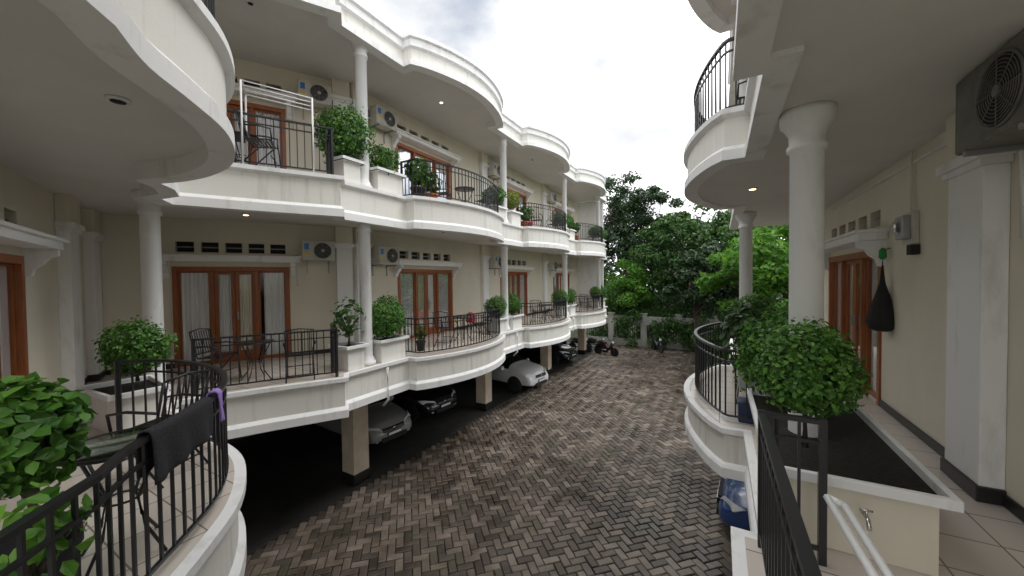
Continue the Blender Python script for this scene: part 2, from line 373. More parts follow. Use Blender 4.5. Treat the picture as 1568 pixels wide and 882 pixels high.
for y in (2.5,10.6):
    mb.box(1.4,1.84,y-.22,y+.22,.25,F1-SOF-.005,M_post); mb.box(1.38,1.86,y-.24,y+.24,0,.25,M_plinth)
mb.build('parking_posts',bldR,bevel=.01)
mb=MB()
for y in (5.62,11.5,17.3):
    mb.tube([(XG+.05,y,F1-.1),(XG+.055,y,F1-.8),(XG-.1,y,F1-.95)],.028,M_white,10)
mb.build('drain_spouts',bldL)
# thin service cable and conduit on the right facade
mb=MB(); mb.tube([(1.885,3.0,F2-SOF-.14),(1.885,5.8,F2-SOF-.13),(1.885,9.2,F2-SOF-.12)],.012,M_white,6); mb.tube([(1.885,4.95,F2-SOF-.13),(1.885,4.95,F1+2.0)],.01,M_beige,6); mb.build('conduit',bldR)
def dl(mb,x,y,z,lit): mb.lathe((x,y,z-.02),[(.055,0),(.07,.004),(.07,.018)],M_plastic,20); mb.lathe((x,y,z-.028),[(.01,0),(.045,.002),(.045,.006)],M_lamp if lit else M_dark,16)
mb=MB()
for (x,y,z,l) in [(-8.3,3.9,F2-SOF,1),(-6.8,8.2,F2-SOF,0),(-6.8,8.2,RF-SOF,1),(-6.8,14,RF-SOF,0),(-7.3,3.6,RF-SOF,0),(-3.9,1.0,F2-SOF,0),(-6.8,14,F2-SOF,0)]: dl(mb,x,y,z,l)
mb.lathe((-3.1,.15,F2-SOF-.12),[(.02,0),(.055,.02),(.06,.07),(.045,.119)],M_black,20)
mb.build('downlights',bldL)
mb=MB(); dl(mb,.45,6.9,F2-SOF,1); dl(mb,.5,6.5,RF-SOF,0); mb.build('downlights',bldR)
# ------------------------------------------------------------------ ground + pavers
mb=MB(); mb.add([(-250,-250,-.03),(250,-250,-.03),(250,250,-.03),(-250,250,-.03)],[(0,1,2,3)],ground_mat()); mb.build('ground')
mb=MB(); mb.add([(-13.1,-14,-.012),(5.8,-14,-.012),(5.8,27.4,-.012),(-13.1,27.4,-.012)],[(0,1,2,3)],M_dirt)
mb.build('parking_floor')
mb=MB(); mb.box(-7.56,-7.38,-3.9,26.9,-.01,.035,M_dirt); mb.box(1.25,1.4,-3.9,26.9,-.01,.035,M_dirt); mb.build('kerb',bevel=.01)
def paver_mat():
    m,nt,b=nodes('wet_pavers'); N=nt.nodes;L=nt.links
    g=N.new('ShaderNodeNewGeometry'); r=N.new('ShaderNodeValToRGB'); L.new(g.outputs['Random Per Island'],r.inputs[0])
    e=r.color_ramp.elements; e[0].color=(.080,.063,.050,1); e[1].color=(.31,.258,.208,1); q=e.new(.5); q.color=(.17,.138,.110,1)
    n=N.new('ShaderNodeTexNoise'); n.inputs['Scale'].default_value=.6; n.inputs['Detail'].default_value=7; n.inputs['Roughness'].default_value=.72; L.new(g.outputs['Position'],n.inputs['Vector'])
    r2=N.new('ShaderNodeValToRGB'); r2.color_ramp.elements[0].position=.40; r2.color_ramp.elements[1].position=.60
    r2.color_ramp.elements[0].color=(.46,.42,.39,1); r2.color_ramp.elements[1].color=(1,1,1,1); L.new(n.outputs[0],r2.inputs[0])
    mx=N.new('ShaderNodeMix'); mx.data_type='RGBA'; mx.blend_type='MULTIPLY'; mx.inputs[0].default_value=1
    L.new(r.outputs[0],mx.inputs[6]); L.new(r2.outputs[0],mx.inputs[7])
    n3=N.new('ShaderNodeTexNoise'); n3.inputs['Scale'].default_value=1.3; n3.inputs['Detail'].default_value=8; L.new(g.outputs['Position'],n3.inputs['Vector'])
    r3=N.new('ShaderNodeValToRGB'); r3.color_ramp.elements[0].position=.52; r3.color_ramp.elements[1].position=.70; L.new(n3.outputs[0],r3.inputs[0])
    mx2=N.new('ShaderNodeMix'); mx2.data_type='RGBA'; mx2.inputs[7].default_value=(.09,.088,.05,1)
    mm=N.new('ShaderNodeMath'); mm.operation='MULTIPLY'; mm.inputs[1].default_value=.5; L.new(r3.outputs[0],mm.inputs[0]); L.new(mm.outputs[0],mx2.inputs[0])
    L.new(mx.outputs[2],mx2.inputs[6]); L.new(mx2.outputs[2],b.inputs['Base Color'])
    rr=N.new('ShaderNodeMapRange'); rr.inputs[1].default_value=.35; rr.inputs[2].default_value=.65; rr.inputs[3].default_value=.24; rr.inputs[4].default_value=.65; L.new(n.outputs[0],rr.inputs[0]); L.new(rr.outputs[0],b.inputs['Roughness'])
    n4=N.new('ShaderNodeTexNoise'); n4.inputs['Scale'].default_value=45; L.new(g.outputs['Position'],n4.inputs['Vector']); bp=N.new('ShaderNodeBump'); bp.inputs['Strength'].default_value=.5; bp.inputs['Distance'].default_value=.008
    L.new(n4.outputs[0],bp.inputs['Height']); L.new(bp.outputs[0],b.inputs['Normal'])
    return m
M_pav=paver_mat()
W=.145; vs=[];fs=[]
ca,sa=math.cos(math.radians(45)),math.sin(math.radians(45))
def brick(x0,y0,x1,y1):
    cx,cy=(x0+x1)/2*W,(y0+y1)/2*W
    X=cx*ca-cy*sa-3; Y=cx*sa+cy*ca+12
    if not(-7.36<X<1.24 and -3.2<Y<27.2): return
    hw=(x1-x0)*W/2-.008; hh=(y1-y0)*W/2-.008; dz=random.uniform(-.005,.005); tx=random.uniform(-.03,.03);ty=random.uniform(-.03,.03)
    jr=random.uniform(-.012,.012); jx=random.uniform(-.002,.002); sag=.02*math.sin(X*1.1+1)*math.sin(Y*.7)
    o=len(vs)
    for (k,zt) in ((0,-.02),(0,.004),(-.012,.013)):
        for sx,sy in ((-1,-1),(1,-1),(1,1),(-1,1)):
            lx=sx*(hw+k); ly=sy*(hh+k); lx,ly=lx-ly*jr+jx,ly+lx*jr; zz=zt+dz+(lx*tx+ly*ty if zt>0 else 0)
            px=cx+lx;py=cy+ly
            vs.append((px*ca-py*sa-3,px*sa+py*ca+12,zz+.022+sag*.5))
    for l in (0,1):
        for j in range(4): fs.append((o+l*4+j,o+l*4+(j+1)%4,o+l*4+4+(j+1)%4,o+l*4+4+j))
    fs.append((o+8,o+9,o+10,o+11))
R=int(18/W)
for j in range(-R,R):
    for k in range(-R//4-R//4,R//4+R//4):
        x=4*k+j
        if abs(x)>R: continue
        brick(x,j,x+2,j+1); brick(x+3,j,x+4,j+2)
me=bpy.data.meshes.new('paving'); me.from_pydata(vs,[],fs); me.materials.append(M_pav); me.update(); ob=bpy.data.objects.new('paving',me); COL.objects.link(ob)
mb=MB(); mb.add([(-7.38,-3.5,-.002),(1.25,-3.5,-.002),(1.25,27.4,-.002),(-7.38,27.4,-.002)],[(0,1,2,3)],mat('joint_sand',(.035,.033,.024),.9,(.02,.03,.012),3)); mb.build('paving_joints',ob)
# ------------------------------------------------------------------ vegetation
def leafgeo(C,N,size,asp=.32,oval=False):
    n=len(C); sz=size*(.65+.7*rng.random(n))[:,None]
    rv=rng.normal(size=(n,3)); a=rv-np.sum(rv*N,1)[:,None]*N*.7; a/=np.linalg.norm(a,axis=1)[:,None]+1e-6
    b=np.cross(N,a); b/=np.linalg.norm(b,axis=1)[:,None]+1e-6; nn=np.cross(a,b)
    if oval:
        L=[C-a*sz*.5,C-a*sz*.2-b*sz*asp*.95+nn*sz*.06,C+a*sz*.15-b*sz*asp*.85+nn*sz*.05,C+a*sz*.52-nn*sz*.12,C+a*sz*.15+b*sz*asp*.85+nn*sz*.05,C-a*sz*.2+b*sz*asp*.95+nn*sz*.06]
        v=np.stack(L,1).reshape(-1,3); f=np.arange(n*6).reshape(-1,6); f=np.concatenate([f[:,[0,1,2,3]],f[:,[0,3,4,5]]],0)
        return v,f
    v=np.stack([C-a*sz*.5,C-b*sz*asp+nn*sz*.07,C+a*sz*.5-nn*sz*.1,C+b*sz*asp+nn*sz*.07],1).reshape(-1,3)
    f=np.arange(n*4).reshape(-1,4); return v,f
def plantmesh(name,C,N,size,lm,trunk,asp=.32,oval=False):
    v,f=leafgeo(C,N,size,asp,oval); mb=MB()
    mb.v=[tuple(x) for x in v.tolist()]; mb.f=f.tolist(); mb.mats=[lm]; mb.mi=[0]*len(mb.f); mb.sm=[False]*len(mb.f)
    for pts,rs in trunk: mb.tube(pts,rs,M_trunk,7)
    me=bpy.data.meshes.new(name); me.from_pydata(mb.v,[],mb.f)
    for m in mb.mats: me.materials.append(m)
    me.polygons.foreach_set('material_index',mb.mi); me.polygons.foreach_set('use_smooth',mb.sm); me.update(); return me
def unit(n):
    d=rng.normal(size=(n,3)); return d/np.linalg.norm(d,axis=1)[:,None]
def bushmesh(name,r,n,size,lm,cz=.65,sq=.95,asp=.32,lump=1.0):
    k=26; bd=unit(k); amp=rng.uniform(-.16,.2,k)*lump
    d=unit(n); dd=d@bd.T; bumpv=(np.exp((dd-1)*9)*amp).sum(1)
    rad=r*(1+bumpv)*(rng.random(n)**.22)*(1+.08*rng.normal(size=n)); C=d*rad[:,None]; C[:,2]*=sq; C[:,2]+=cz
    N=d+.6*unit(n)+np.array([0,0,.35]); N/=np.linalg.norm(N,axis=1)[:,None]
    tr=[([(0,0,0),(.02,.01,cz*.5),(0,0,cz)],[.028,.022,.012])]
    for i in range(9):
        q=unit(1)[0]; q[2]=abs(q[2])*.7; tr.append(([(0,0,cz*.45),tuple(q*r*.4+np.array([0,0,cz*.75])),tuple(q*r*.85+np.array([0,0,cz]))],[.014,.009,.004]))
    return plantmesh(name,C,N,size,lm,tr,asp,True)
BM=[bushmesh('bush_mesh_%d'%i,.40,3200,.055,L_bush,.50,1.0) for i in range(3)]
BMn=bushmesh('bush_mesh_near',.35,5600,.043,L_bush,.64,1.02,.36,.8)
BMs=bushmesh('shrub_mesh_sparse',.30,170,.10,L_mid,.55,1.2)
BMy=bushmesh('shrub_mesh_yellow',.36,900,.10,L_yel,.45,.9,.14)
BMl=bushmesh('shrub_mesh_loose',.36,1000,.09,L_bush,.42,.85,.22,1.6)
def put(me,name,loc,sc=1,rz=None):
    o=bpy.data.objects.new(name,me); COL.objects.link(o); o.location=loc; o.scale=(sc,sc,sc*random.uniform(.95,1.07)); o.rotation_euler=(0,0,random.random()*6 if rz is None else rz); return o
for k,(x,y,z,fl,i) in enumerate(bushspots):
    me=BM[k%3]; sc=random.uniform(.85,1.05); nm='topiary_bush'
    if fl==0 and k==0: put(BMs,'sparse_shrub',(x,y,z),1.1); continue
    if fl==1 and i==0:
        if y<5.32: me=BM[1]; sc=1.12
        else: me=BMl; sc=.85; nm='leafy_shrub'
    if fl==1 and i==1:
        me,nm=(BMy,'yellow_shrub') if y>11.15 else (BMl,'leafy_shrub'); sc=1.05
    if fl==1 and i>1 and k%2: me=BMl; nm='leafy_shrub'
    if i==9: sc=.84
    put(me,nm,(x,y,z),sc)
put(BMn,'topiary_bush',(.545,3.36,F1+.53),.85)
put(BM[1],'topiary_bush',(.60,4.6,F1+.46),1.0)
put(BM[0],'topiary_bush',(.6,3.4,F2+.44),1); put(BM[2],'topiary_bush',(.58,8.9,F1+.44),1)
def pot(mb,r=.16,h=.28,m=M_terra): mb.lathe((0,0,0),[(r*.7,0),(r*.95,h*.85),(r*1.08,h*.86),(r*1.08,h),(r*.92,h),(r*.9,h*.92)],m,20); mb.lathe((0,0,h*.9),[(r*.9,0),(.01,.005)],M_soil,16)
def potplant(loc,n=150,r=.22,size=.12,lm=L_mid,h=.28,cz=.6,pm=M_terra,pr=.16,asp=.3,name='potted_plant'):
    e=empty(name,loc); mb=MB(); pot(mb,pr,h,pm); mb.build('pot',e)
    me=bushmesh('pot_leaves',r,n,size,lm,cz-h*.9,1.2,asp); o=bpy.data.objects.new('foliage',me); COL.objects.link(o); o.parent=e; o.location=(0,0,h*.9); return e
potplant((-6.45,6.85,F2),260,.28,.16,L_bush,.35,.75,M_dark,.18)
potplant((-6.5,7.4,F2),120,.22,.13,L_mid,.3,.6)
potplant((-6.9,5.3,F2),90,.15,.1,L_mid,.3,.55)
potplant((-6.6,7.0,F1),80,.15,.10,L_mid,.25,.45,M_dark,.12)
potplant((-6.5,12.6,F2),160,.22,.14,L_bush); potplant((-6.5,18.4,F2),160,.22,.14,L_bush,.3,.7)
potplant((-6.5,13.0,F2),100,.2,.12,L_mid,.3,.6,M_red)
potplant((.30,5.45,F1+.35),300,.3,.10,L_dark,.24,.7,M_plastic,.12)
potplant((.35,8.0,F1),220,.3,.15,L_mid,.3,.95,M_dark,.16)
potplant((-2.98,.40,F1),620,.23,.075,L_bush,.5,1.04,M_dark,.16,.38,'leafy_potted_plant')
potplant((-2.50,.32,F1+.1),80,.18,.08,L_bright,.3,.60,M_dark,.12,.38,'leafy_potted_plant')
def tree(name,loc,H,cr,cz,n,lm,size,squash=.8,clumps=34,asp=.3,trunk_r=.2):
    tr=[]; base=np.array([0,0,0.]); top=np.array([rng.normal()*.3,rng.normal()*.3,cz])
    tr.append(([tuple(base),tuple(top*.5+np.array([.15,0,0])),tuple(top)],[trunk_r,trunk_r*.75,trunk_r*.4]))
    C=[];N=[]
    for i in range(clumps):
        d=unit(1)[0]; rr=cr*rng.uniform(.4,1.05); p=np.array([d[0]*rr,d[1]*rr,d[2]*rr*squash+cz])
        if p[2]<.6: p[2]=.6+rng.random()
        if i%2==0:
            st=top*rng.uniform(.5,.95); mid=(st+p)/2+np.array([0,0,.2]); tr.append(([tuple(st),tuple(mid),tuple(p)],[trunk_r*.3,trunk_r*.17,.02]))
        k=int(n/clumps*rng.uniform(.5,1.5)); cs=cr*rng.uniform(.15,.33)
        q=unit(k); qr=cs*rng.random(k)**.45; pts=p+q*qr[:,None]*np.array([1.15,1.15,.75])
        C.append(pts); nn=q+.8*unit(k)+np.array([0,0,.6]); N.append(nn/np.linalg.norm(nn,axis=1)[:,None])
    me=plantmesh(name,np.vstack(C),np.vstack(N),size,lm,tr,asp)
    o=bpy.data.objects.new(name,me); COL.objects.link(o); o.location=loc; return o
tree('broadleaf_tree',(-8.7,31,0),14,3.4,10.2,13000,L_dark,.26,1.15,60,.28)
tree('broadleaf_tree',(-5.4,35,0),13,3.5,8.9,12000,L_dark,.30,1.3,56,.28)
tree('broadleaf_tree',(-2.4,29.5,0),9,3.1,7.2,13000,L_mid,.28,1.05,56,.28)
tree('broadleaf_tree',(-6.4,29.0,0),8,2.4,4.4,7000,L_bright,.24,1.1,34,.28)
tree('broadleaf_tree',(.6,27.0,0),8,2.8,6.3,10000,L_mid,.26,1.1,48,.28)
tree('broadleaf_tree',(-1.0,23.5,0),6,2.1,4.9,8500,L_dark,.24,1.05,40,.3)
tree('broadleaf_tree',(2.9,18.6,0),7,2.2,5.6,8000,L_bright,.24,1.0,34)
tree('broadleaf_tree',(1.1,20.5,0),6,1.8,5.0,5000,L_bright,.24,1.0,26)
tree('broadleaf_tree',(3.2,15.8,0),6,1.6,4.6,5000,L_bright,.22,1.0,26)
tree('broadleaf_tree',(4.9,24,0),8,3.0,6.5,8000,L_bright,.26,1.0,34)
tree('broadleaf_tree',(2.0,33,0),10,3.8,7.4,8000,L_mid,.32,1.1,40)
C=[];N=[]
for i in range(110):
    x=rng.uniform(-8.5,3.5); y=rng.uniform(27.9,29.5) if i<70 else rng.uniform(20,27); top=4.2 if y>27.8 else 1.6
    if y<27.2 and x<-.8: x=rng.uniform(-.6,3)
    p=np.array([x,y,rng.uniform(.3,top)])
    q=unit(190); C.append(p+q*rng.random((190,1))**.5*.85); nn=q+unit(190)*.8+np.array([0,0,.5]); N.append(nn/np.linalg.norm(nn,axis=1)[:,None])
for i in range(16):
    p=np.array([rng.uniform(-7,-1),26.9,rng.uniform(.3,2.2)]); q=unit(130); C.append(p+q*rng.random((130,1))**.5*.6); nn=q+unit(130)*.8+np.array([0,0,.5]); N.append(nn/np.linalg.norm(nn,axis=1)[:,None])
me=plantmesh('undergrowth',np.vstack(C),np.vstack(N),.26,L_mid,[],.2); o=bpy.data.objects.new('undergrowth',me); COL.objects.link(o)
C=[];N=[]
for i in range(260):
    x=rng.uniform(-34,42); y=rng.uniform(42,54); p=np.array([x,y,rng.uniform(.5,8.5)]); q=unit(90); C.append(p+q*rng.random((90,1))**.5*2.3); nn=q+unit(90)*.8+np.array([0,0,.5]); N.append(nn/np.linalg.norm(nn,axis=1)[:,None])
me=plantmesh('distant_trees',np.vstack(C),np.vstack(N),.8,L_dark,[],.32); o=bpy.data.objects.new('distant_trees',me); COL.objects.link(o)
bw=empty('boundary_wall'); mb=MB()
x=-9.5
while x<5:
    mb.box(x,x+.4,27.4,27.75,0,2.3,M_aggr); mb.box(x-.05,x+.45,27.35,27.8,2.3,2.38,M_aggr)
    mb.box(x+.4,x+2.3,27.5,27.65,0,.5,M_aggr); mb.box(x+.4,x+2.3,27.48,27.67,1.55,2.15,M_aggr)
    for k in range(12): mb.box(x+.5+k*.15,x+.525+k*.15,27.56,27.585,.5,1.55,M_black)
    x+=2.3
mb.build('wall_panels',bw)
# ------------------------------------------------------------------ furniture
def ac(M,s,z,w=.78,h=.54,d=.28,cm=None,sticker=True):
    cm=cm or M_acw
    e=empty('air_conditioner'); mb=MB(); mb.M=M@Matrix.Translation((s,0,z))
    mb.box(-w/2,w/2,.12,.12+d,0,h,cm)
    mb.build('casing',e,bevel=.02); mb2=MB(); mb2.M=mb.M
    mb2.lathe((-w*.12,.12+d+.001,h/2),[(h*.43,0),(h*.43,.012),(h*.40,.012),(h*.40,.002)],cm,32,'y'); mb2.lathe((-w*.12,.12+d+.002,h/2),[(h*.40,0),(h*.40,.004)],M_dark,32,'y',False)
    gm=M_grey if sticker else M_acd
    for k in range(1,10):
        rr=h*.042*k; ring=[(-w*.12+rr*math.cos(a*math.pi/14),.12+d+.016,h/2+rr*math.sin(a*math.pi/14)) for a in range(29)]; mb2.tube(ring,.003,gm,4)
    for k in range(8):
        a=k*math.pi/4; mb2.tube([(-w*.12+.03*math.cos(a),.12+d+.018,h/2+.03*math.sin(a)),(-w*.12+h*.41*math.cos(a),.12+d+.018,h/2+h*.41*math.sin(a))],.003,gm,4)
    mb2.lathe((-w*.12,.12+d+.012,h/2),[(.035,0),(.035,.010),(.025,.013)],cm,16,'y')
    if sticker: mb2.box(w*.29,w*.43,.12+d,.12+d+.003,h*.55,h*.85,M_blue); mb2.box(w*.29,w*.43,.12+d,.12+d+.003,h*.3,h*.42,M_yel)
    for bx in (-w*.35,w*.32): mb2.box(bx,bx+.03,.002,.12+d,-.035,-.001,M_grey); mb2.box(bx,bx+.03,.002,.03,-.3,-.036,M_grey)
    mb2.tube([(w/2,.2,h*.3),(w/2+.08,.18,h*.28),(w/2+.1,.05,h*.1),(w/2+.1,.04,-.6)],.014,M_plastic,6)
    mb2.build('grille_and_brackets',e)
    return e
for z in (F1,F2):
    ac(MA,.80,z+2.28,w=.7,h=.46); ac(ML,16.45,z+2.22,w=.72,h=.48); ac(ML,10.7,z+2.25,w=.72,h=.48); ac(ML,4.9,z+2.25,w=.72,h=.48)
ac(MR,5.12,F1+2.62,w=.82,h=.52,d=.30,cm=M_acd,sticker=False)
ac(MR,12.0,F1+2.3,w=.7,h=.46)
def chairmesh():
    mb=MB(); t=.011
    for x in (-.22,.22):
        mb.tube([(x,.24,0),(x,.20,.44),(x,.17,.47),(x,-.18,.45),(x,-.24,.55),(x,-.32,.92)],t,M_black,6); mb.tube([(x,-.28,0),(x,.12,.44)],t,M_black,6)
        mb.tube([(x*1.1,-.27,.66),(x*1.15,.0,.67),(x*1.15,.18,.64),(x,.19,.46)],t*1.2,M_black,6)
    mb.tube([(-.22,-.32,.92),(0,-.33,.95),(.22,-.32,.92)],t,M_black,6); mb.tube([(-.22,.17,.2),(.22,.17,.2)],t*.8,M_black,6); mb.tube([(-.22,-.2,.1),(.22,-.2,.1)],t*.8,M_black,6)
    for k in range(7): y=-.16+k*.053; mb.box(-.215,.215,y-.017,y+.017,.452,.464,M_black)
    for k in range(8):
        x=-.18+k*.0515; mb.tube([(x,-.235,.52),(x,-.318,.92)],.007,M_black,5)
    mb.box(-.22,.22,-.245,-.225,.51,.53,M_black)
    o=mb.build('folding_chair'); return o
_c=chairmesh(); CM=_c.data; bpy.data.objects.remove(_c)
def chair(x,y,z,r): 
    o=bpy.data.objects.new('metal_garden_chair',CM); COL.objects.link(o); o.location=(x,y,z); o.rotation_euler=(0,0,math.radians(r)); return o
def table(x,y,z,r=.3,h=.70,glass=False):
    mb=MB(); mb.lathe((0,0,h-.02),[(r,0),(r+.01,.006),(r+.01,.014),(r,.02)],M_tglass if glass else M_black,32)
    mb.tube([((r+.012)*math.cos(a*math.pi/16),(r+.012)*math.sin(a*math.pi/16),h-.01) for a in range(33)],.012,M_black,6)
    for k in range(4):
        a=k*math.pi/2+.6; c,s=math.cos(a),math.sin(a); mb.tube([(r*.9*c,r*.9*s,h-.02),(r*.35*c,r*.35*s,h*.5),(r*.5*c,r*.5*s,h*.25),(r*.95*c,r*.95*s,0)],.01,M_black,6)
    mb.tube([(r*.35*math.cos(a*math.pi/8),r*.35*math.sin(a*math.pi/8),h*.5) for a in range(17)],.008,M_black,5)
    o=mb.build('round_garden_table'); o.location=(x,y,z); return o
chair(-6.75,4.0,F1,60); table(-7.35,3.55,F1,.28); chair(-7.9,3.2,F1,-60)
chair(-6.3,9.3,F1,160); table(-6.5,8.65,F1,.28); chair(-6.5,7.9,F1,10)
chair(-6.85,3.5,F2,-40); chair(-7.2,2.9,F2,-70); table(-7.5,3.5,F2,.26)
chair(-6.2,9.4,F2,160); table(-6.4,8.7,F2,.28); chair(-6.7,8.0,F2,20)
chair(-6.3,14.8,F1,160); table(-6.4,14.2,F1,.28); chair(-6.4,13.5,F1,10); chair(-6.3,15,F2,160); chair(-6.5,13.6,F2,10)
chair(-6.3,20.6,F1,160); chair(-6.4,19.4,F1,10); chair(-6.3,20.6,F2,150)
table(-3.42,.83,F1,.27,.74,True); chair(-4.55,1.35,F1,115)
chair(.45,6.2,F1,90); chair(.4,6.1,F2,90); table(.5,6.8,F1,.28)
mb=MB()
def ring(pts,r=.016): mb.tube(pts,r,M_plastic,6)
a=Vector((-6.75,3.15,F2)); b=Vector((-6.35,4.1,F2)); off=Vector((-.45,.28,0))
for q in (a,b): ring([q,q+Vector((0,0,1.35))]); ring([q+off,q+off+Vector((0,0,1.35))]); ring([q+Vector((0,0,1.35)),q+off+Vector((0,0,1.35))])
for k in range(4): ring([a+off*k/3+Vector((0,0,1.35)),b+off*k/3+Vector((0,0,1.35))],.011)
mb.build('laundry_rack')
mb=MB()
for p,q in (((.40,2.0,3.96),(.48,.9,3.90)),((.455,2.0,3.94),(.535,.9,3.88)),((.40,2.0,3.96),(.455,2.0,3.94)),((.48,.9,3.90),(.5,1.1,F1)),((.535,.9,3.88),(.6,1.1,F1))): mb.tube([p,q],.015,M_plastic,8)
mb.build('laundry_rack')
def drape(name,pts,z,l1,l2,m,amp=.012):
    p=[Vector(q) for q in resample_path(pts,.02)]; n=len(p); prof=[]
    for k in range(12): prof.append((.032,-l1+l1*k/11))
    for k in range(1,5): a=math.pi*k/5; prof.append((.032*math.cos(a),.028*math.sin(a)))
    for k in range(12): prof.append((-.032,-l2*k/11))
    vs=[];fs=[];m_=len(prof); P=[(q.x,q.y) for q in p]
    rings=[offs(P,o) for o,_ in prof]
    for i in range(n):
        for j,(o,h) in enumerate(prof):
            wv=amp*(math.sin(i*.55+j*.12)+.7*math.sin(i*.21+2))*min(1,abs(h)*4); dx,dy=rings[j][i][0]-P[i][0],rings[j][i][1]-P[i][1]; l=math.hypot(dx,dy)+1e-6
            hh=h*(1+.07*math.sin(i*.13+(1 if o>0 else 3)))
            vs.append((rings[j][i][0]+dx/l*wv,rings[j][i][1]+dy/l*wv,z+hh))
    for i in range(n-1):
        for j in range(m_-1): fs.append((i*m_+j,i*m_+j+1,(i+1)*m_+j+1,(i+1)*m_+j))
    mb=MB(); mb.add(vs,fs,m,True); o=mb.build(name); s=o.modifiers.new('s','SOLIDIFY'); s.thickness=.008; return o
NR=offs(NC,-.07)
drape('black_towel',NR[5:12],F1+.89,.27,.24,M_towel); drape('purple_cloth',NR[12:14],F1+.895,.20,.14,M_purple,.02)
mb=MB(); mb.M=Matrix.Translation((1.82,6.45,EYE))
mb.lathe((0,0,0),[(.01,.12),(.02,.0),(.03,-.10),(.06,-.22),(.10,-.36),(.14,-.5),(.155,-.6),(.14,-.68),(.06,-.72)],M_rubber,14); mb.tube([(.0,0,.1),(.0,0,.32),(.07,0,.34)],.008,M_rubber,6)
mb.lathe((0,0,.2),[(.02,0),(.04,.03),(.035,.12),(.01,.15)],mat('green_cloth',(.03,.25,.06),.8),12); mb.build('hanging_bag')
mb=MB(); mb.M=MR@Matrix.Translation((7.42,0,EYE+.36))
mb.box(-.13,.13,.002,.06,-.02,.34,M_acw); mb.box(-.10,.10,.06,.13,.04,.30,M_grey); mb.lathe((0,.13,.18),[(.08,0),(.08,.03),(.06,.045)],M_glass,20,'y'); mb.box(-.16,-.05,.002,.08,-.14,-.03,M_dark)
mb.tube([(0,.03,.34),(0,.03,1.08)],.014,M_beige,6); mb.build('electricity_meter',bevel=.008)
mb=MB(); mb.M=Matrix.Translation((.78,3.03,F1+.30)); mb.tube([(0,0,0),(0,-.08,0),(0,-.11,-.05)],.012,M_chrome,8); mb.tube([(-.03,-.05,.04),(.03,-.05,.04)],.007,M_chrome,6); mb.tube([(0,-.05,0),(0,-.05,.04)],.006,M_chrome,6); mb.build('garden_tap')
mb=MB(); mb.box(-.13,.13,-.1,.1,.38,.62,M_red); mb.lathe((.0,0,.62),[(.12,0),(.1,.06),(.03,.09)],M_red,12); mb.tube([(-.1,-.1,0),(.1,.08,.4)],.012,M_grey,6); mb.tube([(.1,-.1,0),(-.1,.08,.4)],.012,M_grey,6); o=mb.build('child_seat',bevel=.02); o.location=(-7.2,10.0,F1)
M_navy=mat('navy_plastic',(.015,.03,.09),.4)
mb=MB(); mb.box(-.25,.25,-.12,.12,0,.22,M_navy); mb.box(-.26,.26,-.13,.13,.22,.25,M_navy); o=mb.build('storage_box',bevel=.02); o.location=(.45,5.35,F1)
